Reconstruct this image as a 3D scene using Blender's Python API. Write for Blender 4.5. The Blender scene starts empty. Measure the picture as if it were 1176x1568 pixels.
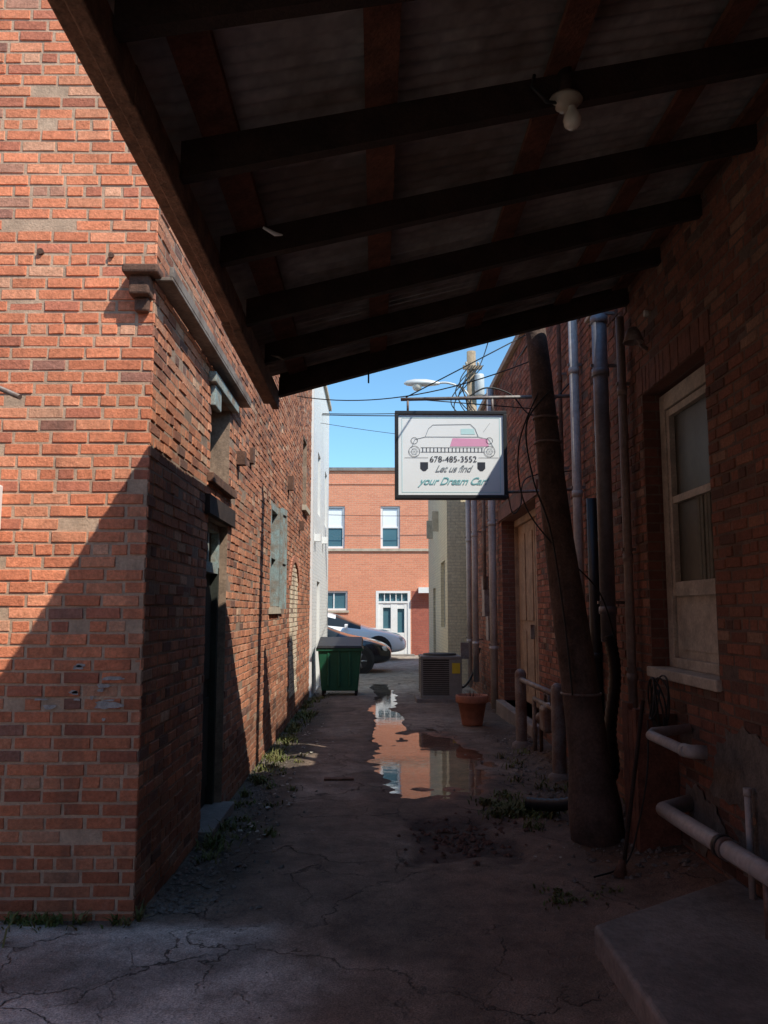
import bpy, math, random
from mathutils import Vector, Matrix, noise
R = random.Random(7)
scene = bpy.context.scene
col = scene.collection

# ------------------------------------------------------------------ helpers
def group(name, loc=(0,0,0)):
    e = bpy.data.objects.new(name, None)
    e.location = loc; e.empty_display_size = .2
    col.objects.link(e)
    return e

def link(ob, parent):
    col.objects.link(ob)
    if parent is not None:
        ob.parent = parent
        ob.matrix_parent_inverse = Matrix.Translation(-Vector(parent.location))
    return ob

def mesh(name, v, f, mat=None, parent=None, smooth=False):
    me = bpy.data.meshes.new(name)
    me.from_pydata([tuple(p) for p in v], [], f)
    if mat: me.materials.append(mat)
    if smooth:
        me.polygons.foreach_set('use_smooth', [True]*len(me.polygons))
    me.update()
    return link(bpy.data.objects.new(name, me), parent)

def boxes(name, lst, mat, parent=None, P=None, bevel=0.0):
    """lst of (x0,x1,y0,y1,z0,z1) or with P: (u0,u1,z0,z1,d0,d1)"""
    v=[]; f=[]
    for b in lst:
        o=len(v)
        for i in (0,1):
            for j in (0,1):
                for k in (0,1):
                    p=(b[i],b[2+j],b[4+k])
                    v.append(P(*p) if P else p)
        f += [(o,o+1,o+3,o+2),(o+4,o+6,o+7,o+5),(o,o+4,o+5,o+1),(o+2,o+3,o+7,o+6),(o,o+2,o+6,o+4),(o+1,o+5,o+7,o+3)]
    ob = mesh(name, v, f, mat, parent)
    if bevel>0:
        m=ob.modifiers.new('bev','BEVEL'); m.width=bevel; m.segments=2; m.limit_method='ANGLE'
    return ob

def tube(name, pts, r, mat, parent=None, seg=10, smooth=True):
    pts=[Vector(p) for p in pts]; n=len(pts)
    rs = r if isinstance(r,(list,tuple)) else [r]*n
    v=[];f=[]; up=None
    for i,p in enumerate(pts):
        t=(pts[min(i+1,n-1)]-pts[max(i-1,0)]).normalized()
        if up is None:
            up = Vector((0,0,1)) if abs(t.z)<.9 else Vector((1,0,0))
        a=(up - t*up.dot(t)).normalized(); b=t.cross(a); up=a
        for k in range(seg):
            an=2*math.pi*k/seg
            v.append(p+(a*math.cos(an)+b*math.sin(an))*rs[i])
    for i in range(n-1):
        for k in range(seg):
            k2=(k+1)%seg
            f.append((i*seg+k,i*seg+k2,(i+1)*seg+k2,(i+1)*seg+k))
    f.append(tuple(range(seg))[::-1]); f.append(tuple((n-1)*seg+k for k in range(seg)))
    ob=mesh(name,v,f,mat,parent)
    if smooth:
        for p in ob.data.polygons:
            p.use_smooth = len(p.vertices)==4
    return ob

def lathe(name, prof, c, mat, parent=None, seg=24):
    v=[];f=[]
    for (r,z) in prof:
        for k in range(seg):
            a=2*math.pi*k/seg
            v.append((c[0]+r*math.cos(a),c[1]+r*math.sin(a),c[2]+z))
    for i in range(len(prof)-1):
        for k in range(seg):
            k2=(k+1)%seg
            f.append((i*seg+k,i*seg+k2,(i+1)*seg+k2,(i+1)*seg+k))
    return mesh(name,v,f,mat,parent,True)

# ------------------------------------------------------------------ materials
def newmat(name):
    m=bpy.data.materials.new(name); m.use_nodes=True
    nt=m.node_tree; b=nt.nodes['Principled BSDF']
    return m,nt,b
def N(nt,t,**kw):
    n=nt.nodes.new(t)
    for k,v in kw.items(): setattr(n,k,v)
    return n
def mixc(nt,fac,a,b,bt='MIX'):
    n=N(nt,'ShaderNodeMix',data_type='RGBA',blend_type=bt)
    for s,val in ((n.inputs[0],fac),(n.inputs[6],a),(n.inputs[7],b)):
        if isinstance(val,bpy.types.NodeSocket): nt.links.new(val,s)
        elif isinstance(val,(tuple,list)): s.default_value=(*val[:3],1)
        else: s.default_value=val
    return n.outputs[2]
def noiseT(nt,co,scale,detail=3,rough=.6,dist=0):
    n=N(nt,'ShaderNodeTexNoise'); n.inputs['Scale'].default_value=scale
    n.inputs['Detail'].default_value=detail; n.inputs['Roughness'].default_value=rough
    n.inputs['Distortion'].default_value=dist
    nt.links.new(co,n.inputs['Vector']); return n.outputs['Fac']
def ramp(nt,fac,p0,p1,c0=(0,0,0),c1=(1,1,1)):
    n=N(nt,'ShaderNodeValToRGB'); e=n.color_ramp.elements
    e[0].position=p0; e[1].position=p1
    e[0].color=(*c0,1); e[1].color=(*c1,1)
    nt.links.new(fac,n.inputs[0]); return n.outputs[0]
def bump(nt,b,h,strength,dist=.01,prev=None):
    n=N(nt,'ShaderNodeBump'); n.inputs['Strength'].default_value=strength
    n.inputs['Distance'].default_value=dist
    nt.links.new(h,n.inputs['Height'])
    if prev: nt.links.new(prev,n.inputs['Normal'])
    nt.links.new(n.outputs[0],b.inputs['Normal']); return n.outputs[0]

def pbr(name,c,rough=.8,metal=0,var=.25,ns=5,bs=0,bscale=80,c2=None,p=(.4,.65)):
    m,nt,b=newmat(name)
    tc=N(nt,'ShaderNodeTexCoord').outputs['Object']
    nz=noiseT(nt,tc,ns,4,.65)
    c2 = c2 or tuple(x*(1-var) for x in c)
    r=ramp(nt,nz,p[0],p[1])
    fine=noiseT(nt,tc,ns*9,2,.7)
    cc=mixc(nt,r,c,c2)
    f2=ramp(nt,fine,.3,.7,(1-var*.6,)*3,(1+var*.3,)*3)
    cc=mixc(nt,1.0,cc,f2,'MULTIPLY')
    nt.links.new(cc,b.inputs['Base Color'])
    b.inputs['Roughness'].default_value=rough; b.inputs['Metallic'].default_value=metal
    if bs>0: bump(nt,b,noiseT(nt,tc,bscale,2,.7),bs,.01)
    return m

def brickattr(name, dirt=(.05,.038,.032), dirtamt=.5, bs=.6, pale=.45):
    m,nt,b=newmat(name)
    tc=N(nt,'ShaderNodeTexCoord').outputs['Object']
    at=N(nt,'ShaderNodeAttribute',attribute_name='Col').outputs['Color']
    f2=ramp(nt,noiseT(nt,tc,45,3,.75),.3,.7,(.72,.70,.68),(1.18,1.18,1.18))
    cc=mixc(nt,1.0,at,f2,'MULTIPLY')
    d=ramp(nt,noiseT(nt,tc,1.7,5,.7),.47,.75,(0,0,0),(dirtamt,)*3)
    cc=mixc(nt,d,cc,dirt)
    # vertical run-off streaks
    mp=N(nt,'ShaderNodeMapping'); mp.inputs['Scale'].default_value=(5,5,.35); nt.links.new(tc,mp.inputs[0])
    s=ramp(nt,noiseT(nt,mp.outputs[0],1.3,3,.7),.52,.75,(0,0,0),(.42,)*3)
    cc=mixc(nt,s,cc,tuple(x*1.6 for x in dirt))
    e=ramp(nt,noiseT(nt,tc,7,4,.75,.3),.60,.73,(0,0,0),(pale,)*3)
    cc=mixc(nt,e,cc,(.52,.40,.32))
    nt.links.new(cc,b.inputs['Base Color']); b.inputs['Roughness'].default_value=.92
    b.inputs['Specular IOR Level'].default_value=.25
    bump(nt,b,noiseT(nt,tc,70,3,.75),bs,.010)
    return m

def brickshader(name,axis,c1,c2,mortar,bs=.5,dirt=.4,bias=0):
    m,nt,b=newmat(name)
    tc=N(nt,'ShaderNodeTexCoord').outputs['Object']
    sp=N(nt,'ShaderNodeSeparateXYZ'); nt.links.new(tc,sp.inputs[0])
    cb=N(nt,'ShaderNodeCombineXYZ')
    nt.links.new(sp.outputs[axis],cb.inputs[0]); nt.links.new(sp.outputs[2],cb.inputs[1])
    br=N(nt,'ShaderNodeTexBrick'); nt.links.new(cb.outputs[0],br.inputs['Vector'])
    br.inputs['Scale'].default_value=1; br.inputs['Brick Width'].default_value=.21
    br.inputs['Row Height'].default_value=.07; br.inputs['Mortar Size'].default_value=.006
    br.inputs['Mortar Smooth'].default_value=.2; br.inputs['Bias'].default_value=bias
    br.inputs['Color1'].default_value=(*c1,1); br.inputs['Color2'].default_value=(*c2,1)
    br.inputs['Mortar'].default_value=(*mortar,1)
    f2=ramp(nt,noiseT(nt,tc,25,3,.75),.3,.7,(.75,.75,.75),(1.15,1.15,1.15))
    cc=mixc(nt,1.0,br.outputs['Color'],f2,'MULTIPLY')
    d=ramp(nt,noiseT(nt,tc,1.1,5,.7),.45,.8,(0,0,0),(dirt,)*3)
    cc=mixc(nt,d,cc,tuple(x*.5 for x in c1))
    nt.links.new(cc,b.inputs['Base Color']); b.inputs['Roughness'].default_value=.9
    inv=N(nt,'ShaderNodeMath',operation='SUBTRACT'); inv.inputs[0].default_value=1
    nt.links.new(br.outputs['Fac'],inv.inputs[1])
    bump(nt,b,inv.outputs[0],bs,.008)
    return m

M={}
M['mortarL']=pbr('mortar_light',(.58,.39,.27),.95,ns=6,var=.3,bs=.4)
M['mortarS']=pbr('mortar_side',(.36,.25,.18),.95,ns=4,var=.45,bs=.5)
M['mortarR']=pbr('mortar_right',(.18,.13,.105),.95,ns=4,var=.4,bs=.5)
M['brickF']=brickattr('brick_front',dirtamt=.22,pale=.12)
M['brickS']=brickattr('brick_side',dirtamt=.55,bs=.8,pale=.35)
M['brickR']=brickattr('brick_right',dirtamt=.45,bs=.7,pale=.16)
M['revX']=brickshader('brick_reveal',0,(.22,.09,.065),(.12,.06,.045),(.17,.13,.105))
M['redY']=brickshader('brick_red_y',1,(.50,.20,.12),(.42,.17,.10),(.4,.28,.2))
M['farbrick']=brickshader('brick_far',0,(.78,.30,.17),(.68,.245,.14),(.66,.44,.31),dirt=.2)
M['farbrickd']=brickshader('brick_far_dark',0,(.42,.12,.08),(.36,.10,.07),(.3,.15,.11))
M['whitebrick']=brickshader('brick_white_paint',1,(.80,.80,.78),(.74,.75,.75),(.68,.68,.67),dirt=.12)
M['creambrick']=brickshader('brick_cream_paint',1,(.78,.68,.46),(.72,.62,.42),(.58,.50,.36),dirt=.25)
M['creambrickx']=brickshader('brick_cream_paint_x',0,(.78,.68,.46),(.72,.62,.42),(.58,.50,.36),dirt=.25)
M['stone']=pbr('limestone',(.55,.47,.36),.9,var=.25,bs=.3)
M['stucco']=pbr('stucco',(.19,.165,.145),.95,ns=5,var=.45,bs=.8,bscale=45)
M['concrete']=pbr('concrete',(.28,.25,.225),.9,ns=3,var=.3,bs=.5,bscale=50)
M['slab']=pbr('slab_concrete',(.30,.255,.225),.9,ns=2.2,var=.4,bs=.5,bscale=60)
M['wood']=pbr('old_wood',(.22,.09,.055),.85,ns=7,var=.5,bs=.5,bscale=40)
M['wooddark']=pbr('dark_wood',(.05,.028,.021),.9,ns=7,var=.5,bs=.4)
M['plank']=pbr('beam_wood',(.26,.14,.09),.85,ns=9,var=.5,bs=.6,bscale=35)
M['pole']=pbr('pole_wood',(.15,.10,.08),.92,ns=6,var=.5,bs=.8,bscale=30)
M['polefar']=pbr('pole_wood_far',(.40,.30,.20),.92,ns=6,var=.4)
M['tin']=pbr('galvanized_tin',(.42,.40,.385),.55,.1,ns=1.3,var=.5,c2=(.19,.15,.13),bs=.1)
M['roof']=pbr('roofing',(.08,.075,.07),.95)
M['whitepaint']=pbr('aged_white_paint',(.60,.55,.47),.7,ns=6,var=.35,bs=.2)
M['flashing']=pbr('flashing_tin',(.28,.23,.19),.7,.1,ns=4,var=.5,c2=(.15,.10,.07))
M['white']=pbr('white_paint',(.82,.82,.80),.5,var=.06)
M['greenpaint']=pbr('weathered_teal_paint',(.30,.38,.37),.85,ns=8,var=.5,c2=(.26,.20,.15),bs=.4)
M['doorL']=pbr('door_dark_green',(.035,.04,.03),.8,ns=5,var=.5)
M['doorR']=pbr('door_tan',(.44,.31,.21),.8,ns=5,var=.35,bs=.2)
M['pvc']=pbr('pvc_grey_white',(.54,.52,.51),.45,var=.3,ns=3)
M['pipebrown']=pbr('painted_pipe',(.34,.27,.24),.6,var=.3,ns=3)
M['conduit']=pbr('blue_grey_conduit',(.27,.27,.30),.45,.2,var=.3,ns=3)
M['black']=pbr('black_plastic',(.02,.02,.022),.45,var=.2)
M['cable']=pbr('cable',(.025,.025,.025),.6,var=.2)
M['steel']=pbr('grey_steel',(.27,.25,.24),.55,.2,ns=6,var=.45,c2=(.18,.11,.085))
M['rust']=pbr('rusty_iron',(.17,.085,.055),.85,.1,ns=9,var=.5,bs=.4)
M['terra']=pbr('terracotta',(.50,.21,.13),.85,var=.25,ns=9,bs=.2)
M['soil']=pbr('soil',(.05,.035,.025),1,var=.4,bs=.8)
M['green']=pbr('green_plastic',(.015,.12,.06),.5,var=.25,ns=3)
M['acbody']=pbr('ac_housing',(.28,.265,.235),.5,.1,var=.2)
M['acdark']=pbr('ac_grille',(.05,.05,.045),.6,.2,var=.2)
M['yellow']=pbr('yellow_label',(.75,.55,.04),.5,var=.1)
M['tyre']=pbr('tyre',(.015,.015,.015),.85)
M['hub']=pbr('wheel_alloy',(.4,.41,.42),.3,.8,var=.1)
def gloss(name,c,rough=.1,metal=0,coat=0):
    m,nt,b=newmat(name); b.inputs['Base Color'].default_value=(*c,1)
    b.inputs['Roughness'].default_value=rough; b.inputs['Metallic'].default_value=metal
    b.inputs['Coat Weight'].default_value=coat
    return m
M['glass']=gloss('window_glass',(.02,.025,.028),.04)
M['oldglass']=pbr('dusty_glass',(.07,.07,.055),.42,ns=3,var=.4)
M['glassb']=gloss('window_glass_blue',(.07,.16,.20),.08)
M['carblack']=gloss('car_paint_black',(.012,.015,.022),.2,.3,1)
M['carwhite']=gloss('car_paint_white',(.88,.89,.90),.3,0,1)
M['bulb']=gloss('bulb_glass',(.66,.62,.54),.2)
M['porc']=gloss('porcelain',(.40,.35,.28),.35)
M['lamphead']=gloss('lamp_housing',(.6,.6,.58),.4,.1)
M['curtain']=pbr('curtain',(.20,.20,.16),.9,var=.35,ns=4)
M['signwhite']=pbr('sign_face_white',(.87,.89,.90),.4,var=.02)
M['signtext']=pbr('sign_print_dark',(.03,.035,.05),.5,var=.05)
M['signpink']=pbr('sign_print_pink',(.78,.36,.55),.5,var=.05)
M['signteal']=pbr('sign_print_teal',(.22,.50,.53),.5,var=.05)
M['signcyan']=pbr('sign_print_cyan',(.55,.80,.82),.5,var=.05)
M['signgrey']=pbr('sign_print_grey',(.24,.27,.30),.5,var=.05)
M['smear']=pbr('old_paint_smear',(.50,.45,.42),.9,var=.4,ns=25)

# ------------------------------------------------------------------ masonry
def inop(u,z,ops):
    return any(o[0]<u<o[1] and o[2]<z<o[3] for o in ops)
def shell(name,P,u0,u1,z0,z1,ops,depth,mat,revmat,parent):
    us=sorted({u0,u1,*[o[0] for o in ops],*[o[1] for o in ops]})
    zs=sorted({z0,z1,*[o[2] for o in ops],*[o[3] for o in ops]})
    us=[u for u in us if u0<=u<=u1]; zs=[z for z in zs if z0<=z<=z1]
    v=[];f=[]
    for a,b in zip(us,us[1:]):
        for c,d in zip(zs,zs[1:]):
            if inop((a+b)/2,(c+d)/2,ops): continue
            o=len(v); v+=[P(a,c,0),P(b,c,0),P(b,d,0),P(a,d,0)]; f.append((o,o+1,o+2,o+3))
    mesh(name,v,f,mat,parent)
    if ops:
        v=[];f=[]
        for a,b,c,d in ops:
            for q in (((a,c),(a,d)),((b,c),(b,d)),((a,c),(b,c)),((a,d),(b,d))):
                (p,r),(s,t)=q; o=len(v)
                v+=[P(p,r,0),P(s,t,0),P(s,t,-depth),P(p,r,-depth)]; f.append((o,o+1,o+2,o+3))
        mesh(name+'_reveals',v,f,revmat,parent)

def bricks(name,P,u0,u1,z0,z1,ops,pal,mat,parent,bw=.205,rh=.0685,proj=.005,mod=None,rough=1.0,seed=1):
    rg=random.Random(seed)
    v=[];f=[];cols=[]
    nrow=int((z1-z0)/rh)
    for i in range(nrow):
        za=z0+i*rh+.005; zb=z0+(i+1)*rh-.005
        header = i%6==4
        w=bw*.5 if header else bw
        u=u0-(w*.5 if i%2 else 0) - (w*.25*rg.random() if i%5==2 else 0)
        zc=(za+zb)/2
        while u<u1:
            ww=w*rg.uniform(.96,1.04)
            a=max(u,u0); b=min(u+ww,u1); u+=ww
            segs=[(a,b)]
            for o in ops:
                if zb>o[2]+.01 and za<o[3]-.01:
                    ns=[]
                    for s in segs:
                        if s[1]<=o[0] or s[0]>=o[1]: ns.append(s)
                        else:
                            if s[0]<o[0]: ns.append((s[0],o[0]))
                            if s[1]>o[1]: ns.append((o[1],s[1]))
                    segs=ns
            for (a,b) in segs:
                if b-a<.03: continue
                a2=a+.005+rg.uniform(-.0015,.0015); b2=b-.005+rg.uniform(-.0015,.0015)
                if a<=u0+1e-6: a2=a
                if b>=u1-1e-6: b2=b
                dz=rg.uniform(-.002,.002)*rough+.011*rough*noise.noise(Vector((a*.35,zc*.8,seed)))
                d=proj+rg.uniform(-.003,.003)*rough
                if rg.random()<.03*rough: d-=.006
                t1=rg.uniform(-.002,.002)*rough;t2=rg.uniform(-.002,.002)*rough
                o=len(v); c=.004
                cj=[rg.uniform(.003,.009)*rough for _ in range(4)]
                v+=[P(a2,za+dz+t1,-.004),P(b2,za+dz+t2,-.004),P(b2,zb+dz+t2,-.004),P(a2,zb+dz+t1,-.004),
                    P(a2+cj[0],za+dz+c+t1,d+t1*.7),P(b2-cj[1],za+dz+c+t2,d+t2*.7),P(b2-cj[2],zb+dz-c+t2,d),P(a2+cj[3],zb+dz-c+t1,d)]
                f+=[(o+4,o+5,o+6,o+7),(o,o+1,o+5,o+4),(o+1,o+2,o+6,o+5),(o+2,o+3,o+7,o+6),(o+3,o,o+4,o+7)]
                cc=rg.choices([p[0] for p in pal],[p[1] for p in pal])[0]
                k=rg.uniform(.86,1.12)
                cc=[x*k for x in cc]
                if mod: cc=mod((a+b)/2,zc,cc,rg)
                cols+= [cc[0],cc[1],cc[2],1]*20
    ob=mesh(name,v,f,mat,parent)
    ca=ob.data.color_attributes.new('Col','FLOAT_COLOR','CORNER')
    ca.data.foreach_set('color',cols)
    return ob

def sash(parent,P,u0,u1,z0,z1,d,fr=.06,mid=True,mat=None,glass=None,mull=False,pane_back=.03):
    mat=mat or M['whitepaint']; glass=glass or M['glass']
    L=[(u0,u0+fr,z0,z1,d-.05,d+.02),(u1-fr,u1,z0,z1,d-.05,d+.02),
       (u0+fr,u1-fr,z0,z0+fr,d-.05,d+.018),(u0+fr,u1-fr,z1-fr,z1,d-.05,d+.018)]
    if mid:
        zm=(z0+z1)/2; L.append((u0+fr,u1-fr,zm-fr*.4,zm+fr*.4,d-.045,d+.008))
    if mull:
        um=(u0+u1)/2; L.append((um-fr*.3,um+fr*.3,z0+fr,z1-fr,d-.045,d+.005))
    boxes('window_frame',L,mat,parent,P)
    boxes('window_pane',[(u0+fr*.5,u1-fr*.5,z0+fr*.5,z1-fr*.5,d-pane_back-.01,d-pane_back)],glass,parent,P)

def PfrontY(y): return lambda u,z,d:(u,y-d,z)      # faces -y
def PfaceX(x): return lambda u,z,d:(x+d,u,z)        # faces +x
def PfaceNX(x): return lambda u,z,d:(x-d,u,z)       # faces -x

def patch(name,P,cu,cz,ru,rz,seed,mat,par,d=.013,n=40):
    rg=random.Random(seed); v=[P(cu,cz,d)]
    for k in range(n):
        a=2*math.pi*k/n; q=(abs(math.cos(a))**4+abs(math.sin(a))**4)**-.25*(1+.16*rg.uniform(-1,1)+.15*math.sin(3*a+seed))
        v.append(P(cu+ru*q*math.cos(a),max(.02,cz+rz*q*math.sin(a)),d))
    mesh(name,v,[(0,1+k,1+(k+1)%n) for k in range(n)],mat,par)

XL=-1.25; XR=2.0
# ================= left building
LB=group('added_brick_building',(-4,10,0))
palF=[((.80,.275,.145),5),((.74,.245,.13),4),((.84,.33,.185),3),((.60,.205,.125),1.4),((.40,.18,.13),.4),((.80,.40,.25),.4)]
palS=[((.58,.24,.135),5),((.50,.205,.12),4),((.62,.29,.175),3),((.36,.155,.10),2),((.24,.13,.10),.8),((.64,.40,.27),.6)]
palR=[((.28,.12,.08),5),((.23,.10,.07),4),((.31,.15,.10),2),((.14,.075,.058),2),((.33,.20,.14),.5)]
PF=PfrontY(4.5)
shell('front_wall',PF,-8,XL,-.1,7.0,[],.2,M['mortarL'],M['mortarL'],LB)
def modF(u,z,c,rg):
    n=noise.noise(Vector((u*1.3,z*1.3,2)))
    if z<1.6: c=[x*(.5+.5*max(z,0)/1.6) for x in c]  # shade painted into the brick colour, deeper towards the base
    if z>3.9 and n>.1 and rg.random()<.3: c=[.52,.25,.17]
    return [x*(1+.14*n) for x in c]
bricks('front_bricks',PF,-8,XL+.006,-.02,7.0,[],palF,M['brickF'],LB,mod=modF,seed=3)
rs_=random.Random(5)
for k in range(12):
    patch('paint_smear',PF,-1.40-abs(rs_.gauss(0,.28)),1.16+rs_.gauss(0,.06),rs_.uniform(.008,.035),rs_.uniform(.004,.012),k,M['smear'],LB,d=.0115,n=14)
patch('paint_smear',PF,-1.42,1.10,.07,.018,77,M['smear'],LB,.012,18); patch('paint_smear',PF,-1.40,1.24,.055,.010,78,M['smear'],LB,.012,18)
opsL=[(6.12,6.95,-.1,2.3),(6.15,6.95,2.62,3.3),(9.8,10.6,1.65,2.9),(14.0,14.8,3.4,4.6)]
PL=PfaceX(XL)
shell('side_wall',PL,4.5,15.8,-.1,7.0,opsL,.22,M['mortarS'],M['mortarS'],LB)
def archz(u): return 2.0+.32*math.sin(max(0,min(1,(u-12.1)/1.2))*math.pi)
def modS(u,z,c,rg):
    if 12.1<u<13.3 and .3<z<archz(u): return [.86*rg.uniform(.9,1.05),.68,.50]
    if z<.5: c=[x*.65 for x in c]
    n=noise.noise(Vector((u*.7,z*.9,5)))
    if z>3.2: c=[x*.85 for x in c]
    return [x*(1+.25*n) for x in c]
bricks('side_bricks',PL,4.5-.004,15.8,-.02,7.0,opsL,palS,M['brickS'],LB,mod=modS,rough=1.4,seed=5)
v=[];f=[]
for k in range(22):
    t=(k+.5)/22*math.pi; cy,cz=12.7,1.95; dt=.058
    o=len(v)
    for (aa,rr) in ((t-dt,.62),(t+dt,.62),(t+dt,.78),(t-dt,.78)):
        yy=cy-math.cos(aa)*rr; zz=cz+math.sin(aa)*rr*.62
        v+= [PL(yy,zz,.0),PL(yy,zz,.03)]
    f+=[(o+1,o+3,o+5,o+7),(o,o+2,o+3,o+1),(o+2,o+4,o+5,o+3),(o+4,o+6,o+7,o+5),(o+6,o,o+1,o+7)]
mesh('arch_ring',v,f,M['terra'],LB)
boxes('core',[(-8,XL-.25,4.75,15.79,-.1,6.9)],M['roof'],LB)
boxes('coping',[(-8.05,XL+.05,4.44,15.8,7.0,7.1)],M['stone'],LB)
boxes('side_door',[(6.14,6.93,-.05,1.9,-.16,-.12),(6.2,6.5,.2,.9,-.12,-.105),(6.56,6.87,.2,.9,-.12,-.105),(6.2,6.5,1.05,1.8,-.12,-.105),(6.56,6.87,1.05,1.8,-.12,-.105)],M['doorL'],LB,PL)
boxes('door_frame',[(6.12,6.18,0,1.95,-.12,-.06),(6.88,6.94,0,1.95,-.12,-.06)],M['doorL'],LB,PL)
boxes('transom_frame',[(6.12,6.18,1.952,2.3,-.12,-.06),(6.88,6.94,1.952,2.3,-.12,-.06),(6.18,6.88,1.9,1.98,-.118,-.058),(6.18,6.88,2.24,2.3,-.12,-.06),(6.5,6.55,1.98,2.24,-.12,-.07)],M['greenpaint'],LB,PL)
boxes('door_lintel',[(6.0,7.1,2.31,2.45,-.02,.04)],M['wooddark'],LB,PL)
boxes('door_step',[(6.05,7.0,-.05,.05,-.2,.10)],M['concrete'],LB,PL,bevel=.01)
boxes('transom_boards',[(6.15,6.93,1.97,2.25,-.18,-.15)],M['greenpaint'],LB,PL)
boxes('upper_window_boards',[(6.16,6.94,2.63,3.29,-.2,-.16)],M['wooddark'],LB,PL)
boxes('window_hood',[(6.02,7.05,3.3,3.38,0,.06),(6.1,6.35,3.14,3.3,.0,.04)],M['greenpaint'],LB,PL,bevel=.006)
boxes('upper_window_sill',[(6.05,7.05,2.55,2.62,0,.05)],M['rust'],LB,PL,bevel=.006)
boxes('window_boards',[(9.8,10.6,1.65,2.9,-.12,-.08)],M['wooddark'],LB,PL)
boxes('window_frame_green',[(9.8,9.88,1.65,2.9,-.08,.005),(10.52,10.6,1.65,2.9,-.08,.02),(9.88,10.52,2.82,2.9,-.08,.0),(9.88,10.52,2.24,2.3,-.08,-.02)],M['greenpaint'],LB,PL)
def PshutB(u,z,d):
    a=math.radians(4); return (XL+.02+u*math.sin(a)+d*math.cos(a),10.62+u*math.cos(a)-d*math.sin(a),z)
boxes('shutter',[(0,.04,1.62,2.92,0,.03),(.31,.35,1.62,2.92,0,.03),(.04,.31,1.62,1.70,0,.03),(.04,.31,2.2,2.27,0,.03),(.04,.31,2.84,2.92,0,.03),(.04,.31,1.7,2.84,.006,.012)],M['greenpaint'],LB,PshutB)
boxes('window_sills',[(9.72,10.68,1.56,1.64,-.05,.04),(13.95,14.85,3.3,3.39,0,.07)],M['stone'],LB,PL)
boxes('tie_plates',[(8.05,8.17,3.05,3.2,0,.04),(11.6,11.72,3.3,3.5,0,.08),(13.4,13.5,2.9,3.05,0,.08),(7.3,7.40,2.9,3.02,0,.08)],M['rust'],LB,PL)
sash(LB,PL,14.02,14.78,3.42,4.58,-.12)
boxes('box_gutter',[(4.46,7.4,3.44,3.46,0.01,.11),(4.46,7.4,3.46,3.52,.09,.112)],M['flashing'],LB,PL,bevel=.004)
boxes('corbel',[(-1.40,-1.20,3.45,3.50,0,.14),(-1.37,-1.255,3.34,3.45,0,.10),(-1.35,-1.27,3.26,3.34,0,.05)],M['rust'],LB,PF,bevel=.012)
boxes('meter_box',[(-2.35,-2.04,2.03,2.28,0,.12)],M['white'],LB,PF,bevel=.01)
tube('meter_conduit',[(-2.09,4.46,2.03),(-2.09,4.46,1.45)],.012,M['whitepaint'],LB)
tube('iron_rod',[(-2.4,4.45,3.0),(-2.3,4.25,2.9),(-1.78,4.05,2.66)],.014,M['steel'],LB)
tube('anchor_stub',[(-1.9,4.51,3.62),(-1.9,4.48,3.62)],.018,M['rust'],LB)
tube('anchor_stub',[(-1.5,4.51,3.6),(-1.5,4.48,3.6)],.016,M['rust'],LB)

# ================= unseen buildings added to block low sky and warm the bounce light
YB=group('added_brick_building',(0,-12,0))
PYB=lambda u,z,d:(u,-9+d,z)
shell('added_yard_wall',PYB,-22,1.9,-.1,7.5,[(-7,-5.8,1,2.8),(-4,-2.8,1,2.8)],.2,M['farbrickd'],M['farbrickd'],YB)
boxes('core',[(-22,1.9,-18,-9.25,-.1,7.4)],M['roof'],YB)
boxes('coping',[(-22,1.95,-9.3,-8.94,7.5,7.6)],M['stone'],YB)
sashP=PYB
sash(YB,sashP,-7,-5.8,1,2.8,-.12); sash(YB,sashP,-4,-2.8,1,2.8,-.12)
YB2=group('added_brick_building',(-15,-2,0))  # second added building; its sunlit face bounces warm light
PYC=PfaceX(-10)
shell('added_yard_wall',PYC,-8.9,4.4,-.1,6.5,[(-3,-1.8,1,2.8),(1,2.2,1,2.8)],.2,M['redY'],M['redY'],YB2)
boxes('core',[(-20,-10.25,-8.9,4.4,-.1,6.4)],M['roof'],YB2)
boxes('coping',[(-10.3,-9.94,-8.9,4.4,6.5,6.6)],M['stone'],YB2)
sash(YB2,PYC,-3,-1.8,1,2.8,-.12); sash(YB2,PYC,1,2.2,1,2.8,-.12)

# ================= white building
WB=group('white_brick_building',(-4,18,0))
PW2=PfaceX(-1.2)
ow=[(17.0,17.8,3.6,4.9),(17.0,17.9,0,2.2),(19.4,20.2,3.6,4.9)]
shell('side_wall',PW2,15.8,21.0,-.1,6.75,ow,.2,M['whitebrick'],M['white'],WB)
boxes('core',[(-9,-1.45,15.81,20.99,-.1,6.7)],M['white'],WB)
boxes('end_wall',[(-1.449,-1.2,20.98,21,-.1,6.75),(-1.449,-1.2,15.8,15.82,-.1,6.75)],M['white'],WB)
boxes('coping',[(-9,-1.14,15.81,21.05,6.75,6.85)],M['stone'],WB)
for o in ow[::2]: sash(WB,PW2,*o,-.12)
boxes('steel_door',[(17.02,17.88,0,2.18,-.15,-.1)],M['whitepaint'],WB,PW2)
boxes('wall_vents',[(16.2,16.35,2.95,3.1,0,.12),(18.6,18.75,3.1,3.25,0,.12)],M['white'],WB,PW2)

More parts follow.
